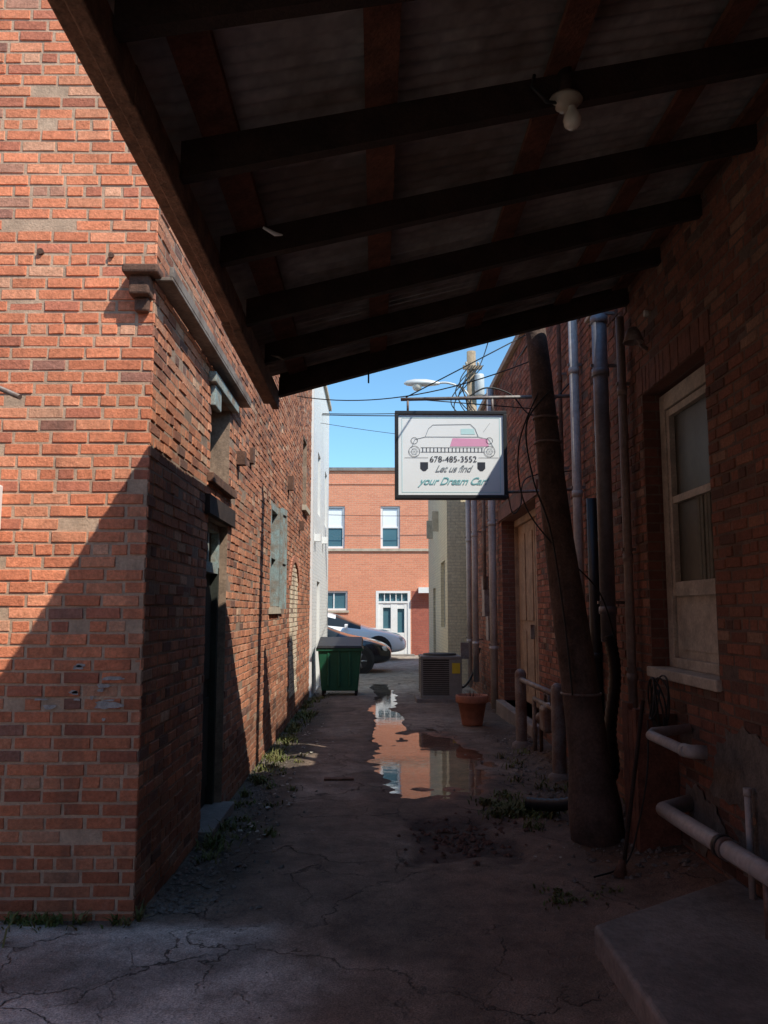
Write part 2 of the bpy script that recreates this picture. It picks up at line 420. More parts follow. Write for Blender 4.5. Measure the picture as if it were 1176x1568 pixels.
# ================= right building
RB=group('added_brick_building',(6,8,0))
PR=PfaceNX(XR)
opsR=[(4.85,6.02,1.16,3.2),(10.2,13.0,.22,3.0)]
H1=4.25; H2=5.3; YS=7.45
shell('alley_wall_low',PR,-5,YS,-.1,H1,[opsR[0]],.2,M['mortarR'],M['revX'],RB)
shell('alley_wall_high',PR,YS,17.5,-.1,H2,[opsR[1]],.3,M['mortarR'],M['revX'],RB)
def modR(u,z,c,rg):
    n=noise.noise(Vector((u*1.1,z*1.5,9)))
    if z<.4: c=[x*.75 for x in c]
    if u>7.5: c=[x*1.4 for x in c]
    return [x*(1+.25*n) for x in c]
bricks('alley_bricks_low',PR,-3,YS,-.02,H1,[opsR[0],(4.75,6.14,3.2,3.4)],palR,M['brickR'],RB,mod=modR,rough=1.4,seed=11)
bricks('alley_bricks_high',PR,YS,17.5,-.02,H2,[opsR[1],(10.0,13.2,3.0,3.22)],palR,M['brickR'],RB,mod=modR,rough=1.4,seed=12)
M['brickplain']=pbr('brick_plain',(.25,.11,.075),.92,ns=12,var=.4,bs=.5)
L=[(4.75+i*.072+.004,4.75+(i+1)*.072-.004,3.204,3.396,-.01,.010+R.uniform(-.003,.003)) for i in range(19)]
boxes('soldier_course',L,M['brickplain'],RB,PR)
boxes('door_lintel',[(10.0,13.2,3.01,3.2,-.02,.03)],M['wood'],RB,PR)
boxes('core',[(XR+.32,12,-5,YS-.01,-.1,H1-.1),(XR+.34,12,YS,17.49,-.1,H2-.1)],M['roof'],RB)
boxes('coping',[(XR-.06,XR+.3,-5,YS-.07,H1,H1+.03),(XR-.06,XR+.3,YS-.05,17.5,H2,H2+.09)],M['stone'],RB)
boxes('step_wall',[(XR,12,YS-.03,YS-.002,3.9,H2)],M['revX'],RB)
boxes('end_wall',[(1.98,12,17.5,17.52,-.1,H2)],M['revX'],RB)
boxes('near_end_wall',[(XR,12,-5.02,-5,-.1,H1)],M['revX'],RB)
patch('stucco_patch',PR,4.55,.72,.42,.20,3,M['stucco'],RB); patch('stucco_patch',PR,4.1,.35,.5,.22,8,M['stucco'],RB,.015); patch('stucco_patch',PR,5.15,.33,.25,.17,5,M['stucco'],RB,.014)
boxes('window_casing',[(4.87,4.97,1.2,3.18,-.19,-.12),(5.91,6.01,1.2,3.18,-.19,-.12),(4.97,5.91,3.06,3.18,-.19,-.12),(4.97,5.91,1.2,1.27,-.19,-.11)],M['whitepaint'],RB,PR,bevel=.006)
boxes('window_sill',[(4.82,6.05,1.13,1.2,-.19,.035)],M['whitepaint'],RB,PR,bevel=.008)
sash(RB,PR,4.98,5.90,1.75,3.05,-.15,fr=.05,mid=False,glass=M['oldglass'],pane_back=.02)
boxes('sash_rail',[(5.03,5.85,2.36,2.41,-.19,-.135)],M['whitepaint'],RB,PR)
fl=[(5.05+.062*k,5.05+.062*k+.045,1.8,2.36,-.168,-.155+.004*(k%2)) for k in range(7)]
boxes('window_curtain',fl,M['curtain'],RB,PR,bevel=.004)
boxes('window_board',[(4.98,5.90,1.27,1.70,-.17,-.15),(5.04,5.84,1.33,1.64,-.15,-.14)],M['whitepaint'],RB,PR)
boxes('window_meeting_rail',[(4.98,5.90,1.70,1.75,-.18,-.125)],M['whitepaint'],RB,PR)
dl=[]
for a in (10.26,11.62):
    dl.append((a,a+1.32,.26,2.9,-.3,-.25))
    for (c,d) in ((.4,1.3),(1.45,2.75)):
        dl+= [(a+.12,a+.62,c,d,-.25,-.235),(a+.7,a+1.2,c,d,-.25,-.235)]
boxes('double_door',dl,M['doorR'],RB,PR,bevel=.006)
boxes('door_frame',[(10.2,10.26,.22,3.0,-.28,-.2),(12.94,13.0,.22,3.0,-.28,-.2),(10.26,12.94,2.9,3.0,-.28,-.2)],M['doorR'],RB,PR)
boxes('door_handle',[(11.66,11.70,1.2,1.4,-.235,-.18)],M['steel'],RB,PR,bevel=.005)
boxes('door_step',[(10.1,13.1,-.05,.22,-.3,.12)],M['concrete'],RB,PR,bevel=.015)
boxes('electric_meter_boxes',[(13.7,14.0,1.1,1.5,0,.14),(14.15,14.45,1.5,1.95,0,.14),(14.6,14.8,1.9,2.2,0,.1),(9.2,9.35,2.5,2.9,0,.09)],M['steel'],RB,PR,bevel=.01)
boxes('wall_vent',[(8.6,8.9,2.0,2.12,0,.05)],M['steel'],RB,PR)
boxes('unseen_chimney',[(2.35,3.0,8.3,8.9,5.2,7.0),(2.31,3.04,8.26,8.94,7.0,7.1)],M['revX'],RB)  # unseen; added for the dark stripe its shadow lays on the left wall
tube('roof_stack',[(2.35,12,5.2),(2.35,12,5.75)],.06,M['steel'],RB); tube('roof_stack',[(2.6,14.6,5.2),(2.6,14.6,6.0)],.05,M['steel'],RB)

# ================= cream building
CB=group('painted_brick_building',(4,22,0))
XC=1.6
PC=PfaceNX(XC)
oc=[(19.0,20.2,1.2,2.75),(22.0,22.9,0,2.2)]
shell('side_wall',PC,18.3,24.8,-.1,5.05,oc,.15,M['creambrick'],M['creambrickx'],CB)
boxes('core',[(XC+.2,10,18.34,24.76,-.1,5.0)],M['roof'],CB)
boxes('end_walls',[(XC,10,18.3,18.33,-.1,5.049),(XC,10,24.77,24.8,-.1,5.049)],M['creambrickx'],CB)
boxes('coping',[(XC-.06,10,18.28,24.85,5.05,5.13)],M['stone'],CB)
sash(CB,PC,19.0,20.2,1.2,2.75,-.1)
boxes('steel_door',[(22.02,22.88,0,2.18,-.13,-.1)],M['wooddark'],CB,PC)
boxes('brackets',[(20.8,20.92,3.6,4.1,0,.16),(23,23.12,3.6,4.1,0,.16)],M['stone'],CB,PC)

# ================= far building
FB=group('added_brick_building',(0,33,0))
PB=PfrontY(30)
wins=[(-1.95,-1.12,3.84,5.4),(.19,.9,3.84,5.4),(-4.2,-3.4,3.84,5.4),(2.7,3.5,3.84,5.4),(-6.6,-5.8,3.84,5.4),(5.2,6,3.84,5.4)]
lows=[(-2.0,-1.0,1.6,2.3),(-4.4,-3.4,1.6,2.3)]
door=(.02,1.27,-.05,2.3)
shell('front_wall',PB,-14,14,-.1,6.7,wins+lows+[door],.2,M['farbrick'],M['farbrick'],FB)
boxes('core',[(-14,14,30.22,40,-.1,6.6)],M['roof'],FB)
boxes('coping',[(-14,14,29.93,30.25,6.7,6.82)],M['concrete'],FB)
boxes('belt_course',[(-14,14,3.74,3.83,0,.06)],M['stone'],FB,PB)
boxes('corbel_course',[(-14,14,6.2,6.26,0,.03)],M['farbrick'],FB,PB)
for w in wins:
    sash(FB,PB,*w,-.08,fr=.08,mat=M['white'],glass=M['glassb'])
    boxes('roller_blind',[(w[0]+.09,w[1]-.09,4.62,5.3,-.105,-.1)],M['signwhite'],FB,PB)
for w in lows:
    sash(FB,PB,*w,-.08,fr=.07,mid=False,mat=M['white'],glass=M['glassb'],mull=True)
    boxes('window_sill',[(w[0]-.05,w[1]+.05,w[2]-.08,w[2],-.02,.05)],M['stone'],FB,PB)
boxes('entrance_door',[(.02,.12,0,2.3,-.12,.01),(1.17,1.27,0,2.3,-.12,.01),(.12,1.17,2.22,2.3,-.12,.01),(.12,1.17,1.86,1.93,-.12,.008),
      (.12,.28,0,1.86,-.1,-.02),(.56,.70,0,1.86,-.1,-.02),(.28,.56,0,.95,-.1,-.03),(.28,.56,1.7,1.86,-.1,-.03),
      (.70,.80,0,1.86,-.1,-.02),(1.05,1.17,0,1.86,-.1,-.02),(.80,1.05,0,.8,-.1,-.03),(.80,1.05,1.66,1.86,-.1,-.03)],M['white'],FB,PB)
boxes('door_glass',[(.12,1.17,.1,2.25,-.14,-.11)],M['glassb'],FB,PB)
boxes('transom_bars',[(.12+.21*i-.015,.12+.21*i+.015,1.93,2.22,-.1,-.03) for i in range(1,5)],M['white'],FB,PB)
boxes('dark_brick_panel',[(1.32,4.2,0,2.3,0,.012)],M['farbrickd'],FB,PB)
boxes('awning',[(1.55,2.5,2.22,2.42,.012,.35)],M['white'],FB,PB)
boxes('door_threshold',[(-.1,1.4,-.05,.04,.0,.4)],M['concrete'],FB,PB)

# ================= canopy
CN=group('canopy',(0,2,3.4))
def zb(x): return 3.08+.34*(x+.73)
def sk(x): return .22*x
YF=5.86; YN=-2.4
def rafter(y,x0,x1,zo0,zo1,w):
    v=[]
    for x in (x0,x1):
        for dy in (-w/2,w/2):
            for zz in (zo0,zo1):
                v.append((x,y+sk(x)+dy,zb(x)+zz))
    return v,[(0,1,3,2),(4,6,7,5),(0,4,5,1),(2,3,7,6),(0,2,6,4),(1,5,7,3)]
v=[];f=[]
y=YF
while y>YN:
    a,b=rafter(y-.03,-.68,2.0,0 + R.uniform(-.008,.008),.13,.05)
    o=len(v); v+=a; f+=[tuple(k+o for k in q) for q in b]; y-=.735
a,b=rafter(YF+.012,-.68,2.0,.002,.172,.026); o=len(v); v+=a; f+=[tuple(k+o for k in q) for q in b]
mesh('rafters',v,f,M['wooddark'],CN)
v=[];f=[]
for X in (-.55,.02,.73,1.44,1.93):
    w=.06
    o=len(v)
    for yy in (YN,YF-.01):
        for dx in (-w,w):
            for zz in (.132,.165):
                x=X+dx; v.append((x,yy+sk(x),zb(x)+zz))
    f+=[tuple(k+o for k in q) for q in [(0,1,3,2),(4,6,7,5),(0,4,5,1),(2,3,7,6),(0,2,6,4),(1,5,7,3)]]
mesh('purlins',v,f,M['wood'],CN)
v=[];f=[]
xs=[-.80,-.5,0,.5,1,1.5,1.99]; st=.018; n=int((YF+.06-YN+.1)/st)
for j in range(n+1):
    yy=YN-.1+j*st
    for x in xs:
        lap=.006 if int((yy+3.3)/.66)%2 else 0
        v.append((x,yy+sk(x),zb(x)+.184+.008*math.sin(yy*2*math.pi/.076)+lap+.006*noise.noise(Vector((x*2,yy*1.5,0)))))
for j in range(n):
    for k in range(len(xs)-1):
        a=j*len(xs)+k; f.append((a,a+1,a+1+len(xs),a+len(xs)))
mesh('roof_sheets',v,f,M['tin'],CN,True)
L=[]
for a,b,dz in ((YN,2.2,0),(2.205,4.1,.008),(4.105,YF-.12,-.004)):
    L.append((-.735,-.685,a,b,3.02+dz,3.15+dz)); L.append((-.795,-.738,a,b,3.06+dz,3.22+dz))
boxes('eave_beam',L,M['plank'],CN,bevel=.006)
boxes('support_posts',[(-.8,-.68,YN-.12,YN-.002,0,3.2)],M['plank'],CN)
tube('light_leak_scrap',[(-.48,3.35,3.22),(-.43,3.37,3.2),(-.40,3.38,3.2)],[.006,.010,.003],M['white'],CN,5)  # small scraps stand in for light leaking through the roof sheets
tube('light_leak_scrap',[(-.62,4.75,3.1),(-.57,4.72,3.08),(-.54,4.75,3.07)],[.004,.008,.003],M['flashing'],CN,5)
tube('hanging_wire',[(-.05,5.7,3.3),(-.05,5.7,3.2)],.006,M['cable'],CN)
tube('wiring',[(.62,3.0,3.68),(.60,2.95,3.60),(.66,2.97,3.55),(.72,3.02,3.58)],.007,M['cable'],CN)

BL=group('ceiling_lamp',(.76,3.02,3.55))
lathe('porcelain_base',[(0,.035),(.060,.035),(.067,.022),(.052,.006),(.032,-.004),(.026,-.018),(0,-.018)],(.745,3.02,3.565),M['porc'],BL)
lathe('bulb',[(.016,.0),(.018,-.012),(.031,-.034),(.036,-.056),(.031,-.078),(.017,-.090),(.0,-.094)],(.765,3.0,3.55),M['bulb'],BL)
tube('fixture_stem',[(.745,3.02,3.6),(.745,3.02,3.72)],.028,M['wooddark'],BL)

# ================= leaning timber pole
UP=group('utility_pole',(1.52,5.95,0))
pts=[]
for i in range(22):
    t=i/21; z=-.1+t*6.8
    pts.append((1.56-.073*z+.012*math.sin(z*2.1),5.98+.117*z,z))
rs=[max(.08,.160-.022*max(p[2],0)) + (.03 if p[2]<.25 else 0)+R.uniform(-.004,.004) for p in pts]
tube('trunk',pts,rs,M['pole'],UP,20)
for z in (1.0,2.9,3.1):
    p=Vector((1.56-.073*z+.012*math.sin(z*2.1),5.98+.117*z,z)); r=.164-.022*z
    tube('strap',[p-Vector((0,0,.008)),p+Vector((0,0,.008))],r+.006,M['steel'],UP,20)
def cable(name,pts,r=.006,par=None,mat=None,n=12):
    P=[Vector(p) for p in pts]; out=[]
    Q=[P[0]]+P+[P[-1]]
    for i in range(1,len(Q)-2):
        for k in range(n):
            t=k/n
            a,b,c,d=Q[i-1],Q[i],Q[i+1],Q[i+2]
            out.append(.5*((2*b)+(-a+c)*t+(2*a-5*b+4*c-d)*t*t+(-a+3*b-3*c+d)*t**3))
    out.append(P[-1]); return tube(name,out,r,mat or M['cable'],par,6)
cable('loose_cable',[(1.36,6.2,3.3),(1.18,6.3,3.05),(1.2,6.2,2.6),(1.3,6.1,2.2),(1.36,6.0,1.6),(1.4,5.95,1.0)],.007,UP)
cable('loose_cable',[(1.3,6.3,3.35),(1.12,6.3,2.9),(1.14,6.3,2.45),(1.32,6.15,2.1),(1.7,6.3,1.75),(1.85,6.4,1.35)],.006,UP)

# ================= pipes on the right wall
def pipe(name,pts,r,mat,clips=()):
    g=group(name,pts[0]); tube('pipe',pts,r,mat,g,14)
    for z in clips:
        x,yv=pts[0][0],pts[0][1]
        tube('coupling',[(x,yv,z-.03),(x,yv,z+.03)],r*1.16,mat,g,14)
        boxes('clip',[(x-r*1.3,XR,yv-.012,yv+.012,z+.05,z+.075)],M['steel'],g)
    return g
pipe('drain_pipe',[(1.86,6.62,1.35),(1.86,6.62,4.6)],.062,M['conduit'],(1.6,3.55,4.0))
pipe('drain_pipe',[(1.93,6.28,.35),(1.93,6.28,3.9)],.034,M['pipebrown'],(1.1,2.0,3.3))
pipe('drain_pipe',[(1.92,7.75,.1),(1.92,7.75,5.2)],.045,M['pvc'],(1.2,2.7,3.9))
pipe('drain_pipe',[(1.95,7.35,.1),(1.95,7.35,2.6)],.05,M['black'],(1.2,))
pipe('drain_pipe',[(1.9,13.35,.05),(1.9,13.35,5.25)],.06,M['pvc'],(1,3,4.4))
pipe('drain_pipe',[(1.86,15.4,.3),(1.86,15.4,5.25)],.055,M['pvc'],(1,3,4.4))
pipe('drain_pipe',[(1.88,16.6,.1),(1.88,16.6,5.1)],.05,M['pvc'],(1,3))
pipe('drain_pipe',[(1.92,14.5,1.9),(1.92,14.5,5.0)],.03,M['steel'],(3,))
pipe('drain_pipe',[(1.93,8.4,2.2),(1.93,8.4,5.2)],.022,M['rust'],(3,4))
g=group('flexible_hose',(1.86,6.5,.3))
pp=[Vector((1.86,6.60,1.4)),Vector((1.88,6.55,1.1)),Vector((1.80,6.45,.7)),Vector((1.78,6.4,.35)),Vector((1.5,6.5,.14)),Vector((1.2,6.75,.08))]
Q=[pp[0]]+pp+[pp[-1]];out=[];rr=[]
for i in range(1,len(Q)-2):
    for k in range(16):
        t=k/16;a,b,c,d=Q[i-1],Q[i],Q[i+1],Q[i+2]
        out.append(.5*((2*b)+(-a+c)*t+(2*a-5*b+4*c-d)*t*t+(-a+3*b-3*c+d)*t**3)); rr.append(.052 if k%2 else .044)
tube('hose',out,rr,M['black'],g,12)
g=group('waste_pipe',(1.78,4,.42))
tube('pipe',[(1.98,5.35,.40),(1.78,5.25,.38),(1.78,5.0,.385),(1.78,2.0,.46)],.048,M['pvc'],g,16)
for yy in (4.35,3.2): tube('coupling',[(1.78,yy-.05,.402),(1.78,yy+.05,.40)],.058,M['steel'] if yy>4 else M['pvc'],g,16)
tube('coupling_band',[(1.78,4.34,.402),(1.78,4.38,.40)],.062,M['black'],g,16)
tube('support',[(1.78,3.9,.13),(1.78,3.9,.37)],.02,M['steel'],g)
g=group('vent_pipe',(1.8,5,.8))
tube('pipe',[(1.98,5.3,.86),(1.74,5.28,.84),(1.70,5.2,.835),(1.70,4.62,.835)],.031,M['pvc'],g,14)
tube('elbow',[(1.70,4.66,.835),(1.72,4.60,.835),(1.80,4.58,.835)],.038,M['pvc'],g,14)
g=group('conduit_pipe',(1.95,4.2,.6))
tube('pipe',[(1.94,4.42,.12),(1.94,4.42,.66)],.018,M['pvc'],g); tube('cap',[(1.94,4.42,.64),(1.94,4.42,.68)],.022,M['pvc'],g)
g=group('wooden_box',(1.86,5.75,.4))
boxes('boards',[(1.72,1.76,5.55,5.62,0,.95),(1.72,1.76,5.63,5.72,0,.93),(1.72,1.76,5.73,5.85,0,.97),(1.76,1.99,5.55,5.58,0,.92)],M['wood'],g)
g=group('tool_handle',(1.6,5.3,.5))
tube('shaft',[(1.73,5.42,1.02),(1.50,5.2,.02)],.013,M['wooddark'],g)
tube('blade',[(1.50,5.2,.10),(1.475,5.18,.0)],[.02,.045],M['rust'],g)
g=group('coiled_cable',(1.72,5.2,.95))
for k in range(7):
    pts=[]
    ox=R.uniform(-.02,.02); sz=R.uniform(.85,1.15)
    for j in range(25):
        a=2*math.pi*j/24
        pts.append((1.78+.012*k+ox+.03*math.sin(a+k),5.38+(.06+.006*k)*math.cos(a)*sz+.01*k,1.0+(.11+.010*k)*math.sin(a)*sz+.01*math.sin(3*a+k)))
    tube('loop',pts,.006,M['cable'],g,6)
cable('tail',[(1.75,5.4,.9),(1.72,5.35,.6),(1.66,5.35,.3),(1.55,5.3,.05),(1.3,5.1,.03)],.006,g)

g=group('flood_light',(1.9,5.85,3.6))
tube('arm',[(2.0,5.85,3.5),(1.94,5.83,3.53),(1.90,5.8,3.58)],.014,M['steel'],g)
lathe('lamp_shade',[(.0,.06),(.03,.06),(.05,.03),(.075,-.05),(.07,-.05),(.0,.02)],(1.87,5.78,3.58),M['steel'],g,16)
tube('knob',[(1.97,5.7,3.72),(1.93,5.7,3.72)],.025,M['whitepaint'],g)

# ================= bollards, rails & gas meter
for (bx,by) in ((1.70,9.8),(1.72,7.9)):
    g=group('bollard',(bx,by,0))
    lathe('post',[(.066,-.05),(.066,.86),(.055,.895),(.03,.915),(0,.92)],(bx,by,0),M['steel'],g,18)
    lathe('footing',[(.11,-.02),(.11,.07),(.066,.10)],(bx,by,0),M['concrete'],g,18)
g=group('guard_rail',(1.7,8.8,.8))
tube('rail',[(1.70,9.8,.80),(1.72,7.9,.80)],.03,M['steel'],g)
tube('rail',[(1.78,9.4,.62),(1.78,8.0,.62)],.024,M['steel'],g)
tube('rail_post',[(1.78,9.4,.0),(1.78,9.4,.62)],.024,M['steel'],g)
g=group('gas_meter',(1.85,8.8,.5))
boxes('meter_body',[(1.72,1.92,8.6,8.85,.35,.62)],M['steel'],g,bevel=.04)
lathe('regulator',[(0,.05),(.06,.05),(.085,.02),(.085,-.02),(.06,-.05),(0,-.05)],(1.82,9.1,.45),M['steel'],g,18)
tube('riser',[(1.82,9.25,0),(1.82,9.25,.45),(1.82,9.0,.45)],.02,M['steel'],g)
tube('riser',[(1.82,8.65,.6),(1.82,8.65,.75),(1.82,8.45,.75),(1.95,8.45,.75)],.02,M['steel'],g)
tube('riser',[(1.82,8.8,.6),(1.82,8.8,.72),(1.82,8.95,.72),(1.82,9.05,.5)],.02,M['steel'],g)
lathe('dial',[(0,.01),(.05,.01),(.05,-.02)],(1.82,8.72,.635),M['white'],g,14)

# ================= flower pot
g=group('flower_pot',(1.36,11.8,0))
lathe('pot',[(0,0),(.14,0),(.145,.02),(.2,.31),(.225,.31),(.23,.32),(.232,.40),(.225,.41),(.205,.41),(.2,.33),(0,.33)],(1.36,11.8,.01),M['terra'],g,28)
lathe('soil_fill',[(0,.36),(.2,.345)],(1.36,11.8,.01),M['soil'],g,20)
v=[];f=[]
for k in range(26):
    a=R.uniform(0,6.28); r0=R.uniform(0,.12); l=R.uniform(.06,.2); t=R.uniform(.2,.9)
    p=Vector((1.36+r0*math.cos(a),11.8+r0*math.sin(a),.36)); d=Vector((math.cos(a)*t,math.sin(a)*t,1)).normalized()
    s=Vector((-math.sin(a),math.cos(a),0))*.008; o=len(v)
    v+=[p-s,p+s,p+d*l]; f.append((o,o+1,o+2))
mesh('dry_stems',v,f,M['wood'],g)

# ================= AC unit
g=group('air_conditioner_unit',(1.17,15.05,.4))
x0,x1,y0,y1=.80,1.52,14.7,15.4
boxes('base_pad',[(x0-.08,x1+.08,y0-.08,y1+.08,-.02,.07)],M['concrete'],g,bevel=.01)
boxes('coil',[(x0+.02,x1-.02,y0+.02,y1-.02,.09,.74)],M['acdark'],g)
L=[(x0,x0+.04,y0,y0+.04,.07,.78),(x1-.04,x1,y0,y0+.04,.07,.78),(x0,x0+.04,y1-.04,y1,.07,.78),(x1-.04,x1,y1-.04,y1,.07,.78),
   (x0-.005,x1+.005,y0-.005,y1+.005,.74,.80),(x0-.004,x1+.004,y0-.004,y1+.004,.065,.12),(x1-.22,x1+.003,y0-.006,y0+.05,.12,.74)]
boxes('housing',L,M['acbody'],g,bevel=.008)
L=[(x0+.04,x1-.22,y0+.005,y0+.018,.14+k*.035,.14+k*.035+.012) for k in range(17)]
L+=[(x0+.005,x0+.018,y0+.04,y1-.04,.14+k*.035,.14+k*.035+.012) for k in range(17)]
boxes('louvres',L,M['acbody'],g)
lathe('fan_guard',[(.30,.0),(.30,.03),(.27,.035),(.05,.04),(0,.04)],(1.16,15.05,.80),M['acdark'],g,24)
boxes('label',[(x1-.17,x1-.03,y0-.012,y0-.006,.5,.68)],M['yellow'],g)
boxes('disconnect_box',[(1.6,1.75,15.6,15.7,.7,1.0)],M['steel'],g)
cable('refrigerant_line',[(1.5,15.2,.3),(1.62,15.4,.2),(1.8,15.6,.4),(1.97,15.7,.9)],.02,g)

# ================= green refuse container
g=group('refuse_container',(-.68,16,0.5))
def taper(name,x0,x1,y0,y1,z0,z1,e,mat,bev=.02):
    v=[(x0+e,y0+e,z0),(x1-e,y0+e,z0),(x1-e,y1-e,z0),(x0+e,y1-e,z0),(x0,y0,z1),(x1,y0,z1),(x1,y1,z1),(x0,y1,z1)]
    ob=mesh(name,v,[(0,3,2,1),(4,5,6,7),(0,1,5,4),(1,2,6,5),(2,3,7,6),(3,0,4,7)],mat,g)
    m=ob.modifiers.new('b','BEVEL'); m.width=bev; m.segments=3
taper('body',-1.08,-.26,15.7,16.45,.1,.88,.07,M['green'])
boxes('rim',[(-1.11,-.23,15.67,15.72,.84,.90),(-1.11,-.23,16.43,16.48,.84,.90),(-1.11,-1.06,15.72,16.43,.84,.90),(-.28,-.23,15.72,16.43,.84,.90)],M['green'],g,bevel=.01)
boxes('ribs',[(-.9+k*.2,-.86+k*.2,15.695,15.75,.2,.84) for k in range(3)],M['green'],g,bevel=.008)
v=[(-1.1,15.65,.90),(-.24,15.65,.90),(-.24,16.5,1.03),(-1.1,16.5,1.03),(-1.08,15.66,.94),(-.26,15.66,.94),(-.26,16.49,1.08),(-1.08,16.49,1.08)]
mesh('lid',v,[(0,3,2,1),(4,5,6,7),(0,1,5,4),(1,2,6,5),(2,3,7,6),(3,0,4,7)],M['black'],g)
for (cx,cy) in ((-.98,15.85),(-.36,15.85),(-.98,16.3),(-.36,16.3)):
    tube('caster',[(cx-.025,cy,.06),(cx+.025,cy,.06)],.06,M['tyre'],g,14)

# ================= cars
def car(name,cx,cy,paint,flip=1,s=1.0):
    g=group(name,(cx,cy,0))
    S=[(-2.15,.42,.70,.72,.76,.60),(-2.10,.28,.80,.92,.97,.66),(-1.95,.22,.86,.98,1.12,.66),(-1.6,.2,.88,1.0,1.34,.62),(-1.1,.2,.89,.99,1.42,.62),
       (-.5,.2,.89,.97,1.43,.62),(0.0,.2,.89,.95,1.37,.61),(.85,.2,.88,.90,.97,.70),(1.4,.2,.87,.84,.89,.66),(1.85,.22,.83,.74,.78,.62),(2.08,.28,.74,.62,.66,.56),(2.15,.36,.62,.50,.53,.48)]
    v=[];f=[];mi=[]
    rings=[]
    for (x,zb_,w,zt,zr,wr) in S:
        half=[(0,zb_),(w*.9,zb_),(w,zb_+.12),(w*1.01,(zb_+zt)*.5+.05),(w*.97,zt-.04),(w*.93,zt),(wr+(.03),zr-.07 if zr-zt>.2 else (zr+zt)/2),(wr*.85,zr),(0,zr+.025)]
        ring=[(x*flip,y,z) for y,z in half]+[(x*flip,-y,z) for y,z in half[-2:0:-1]]
        rings.append(ring)
    nr=len(rings[0])
    for r in rings:
        for p in r: v.append((cx+p[0]*s,cy+p[1]*s,p[2]*s))
    for i in range(len(rings)-1):
        A=S[i];B=S[i+1]; ga=A[4]-A[3]>.12; gb=B[4]-B[3]>.12
        for k in range(nr):
            k2=(k+1)%nr
            f.append((i*nr+k,i*nr+k2,(i+1)*nr+k2,(i+1)*nr+k))
            kk=min(k,nr-1-k)
            glass=0
            if kk==5 and (ga and gb): glass=1
            if kk in(6,7) and ((ga!=gb) or i==6 or i==2): glass=1
            if kk==5 and (ga!=gb): glass=1
            mi.append(glass)
    f.append(tuple(range(nr))); mi.append(0); f.append(tuple((len(rings)-1)*nr+k for k in range(nr))); mi.append(0)
    me=bpy.data.meshes.new('body'); me.from_pydata(v,[],f); me.materials.append(paint); me.materials.append(M['glass'])
    me.polygons.foreach_set('material_index',mi); me.polygons.foreach_set('use_smooth',[True]*len(f)); me.update()
    ob=link(bpy.data.objects.new('body',me),g)
    sb=ob.modifiers.new('s','SUBSURF'); sb.levels=1; sb.render_levels=2
    for wx in (-1.33*s,1.32*s):
        for sy in (-1,1):
            X=cx+wx*flip; Y0=cy+sy*.70*s;Y1=cy+sy*.90*s
            tube('tyre',[(X,Y0,.32*s),(X,Y1,.32*s)],.32*s,M['tyre'],g,24)
            tube('arch',[(X,Y0,.34*s),(X,cy+sy*.885*s,.34*s)],.385*s,M['black'],g,24)
            tube('hub',[(X,Y1,.32*s),(X,Y1+sy*.01,.32*s)],.2,M['black'],g,20)
            for q in range(5):
                a=q*2*math.pi/5
                tube('spoke',[(X,Y1+sy*.014,.32*s),(X+.19*math.cos(a),Y1+sy*.014,.32*s+.19*math.sin(a))],.022,M['hub'],g,6)
    for sy in (-1,1):
        boxes('door_mirror',[(cx+.42*flip-.06,cx+.42*flip+.06,cy+sy*.93*s-.07,cy+sy*.93*s+.07,.93*s,1.06*s)],paint,g,bevel=.03)
        boxes('head_lamp',[(min(cx+1.80*s*flip,cx+2.03*s*flip),max(cx+1.80*s*flip,cx+2.03*s*flip),cy+sy*.68*s-.1,cy+sy*.68*s+.1,.56*s,.68*s)],M['lamphead'],g,bevel=.03)
        boxes('tail_lamp',[(min(cx-2.12*flip,cx-1.98*flip),max(cx-2.12*flip,cx-1.98*flip),cy+sy*.72-.07,cy+sy*.72+.07,.75,.92)],M['terra'],g,bevel=.03)
        boxes('door_handle',[(cx-.45,cx-.28,cy+sy*.885*s-.02,cy+sy*.885*s+.02,.84*s,.87*s)],M['hub'],g)
        tube('sill_trim',[(cx-.95*s,cy+sy*.89*s,.3),(cx+.95*s,cy+sy*.89*s,.3)],.02,M['black'],g,6)
    return g
car('parked_car',-1.72,22.2,M['carblack'])
car('parked_car',-1.35,27.6,M['carwhite'],s=1.1)

# ================= hanging sign
SG=group('hanging_sign',(.74,8,3.1))
u0,u1,z0,z1=.19,1.29,2.68,3.55
boxes('cabinet',[(u0,u1,8-.07,8+.07,z0,z0+.035),(u0,u1,8-.07,8+.07,z1-.035,z1),(u0,u0+.035,8-.07,8+.07,z0+.035,z1-.035),(u1-.035,u1,8-.07,8+.07,z0+.035,z1-.035)],M['black'],SG,bevel=.004)
PS=PfrontY(7.95)
boxes('face_panel',[(u0+.03,u1-.03,8-.05,8+.05,z0+.03,z1-.03)],M['signwhite'],SG)
def SX(px): return u0+(px-605)*(u1-u0)/173.
def SZ(py): return z1-(py-627)*(z1-z0)/138.
def rib(pts,w,mat,d=.003,closed=False,name='print_line'):
    pts=[Vector((SX(a),SZ(b),0)) for a,b in pts]
    if closed: pts=pts+[pts[0]]
    v=[];f=[]
    for a,b in zip(pts,pts[1:]):
        t=(b-a).normalized(); nrm=Vector((-t.y,t.x,0))*w/2; o=len(v)
        a2=a-t*w*.3; b2=b+t*w*.3
        for q in (a2-nrm,b2-nrm,b2+nrm,a2+nrm): v.append(PS(q.x,q.y,d))
        f.append((o,o+1,o+2,o+3)); d+=.00003
    mesh(name,v,f,mat,SG)
def poly(pts,mat,d=.002,name='print_shape'):
    mesh(name,[PS(SX(a),SZ(b),d) for a,b in pts],[tuple(range(len(pts)))],mat,SG)
def circ(cx,cy,r,n=20): return [(cx+r*math.cos(2*math.pi*k/n),cy+r*math.sin(2*math.pi*k/n)) for k in range(n)]
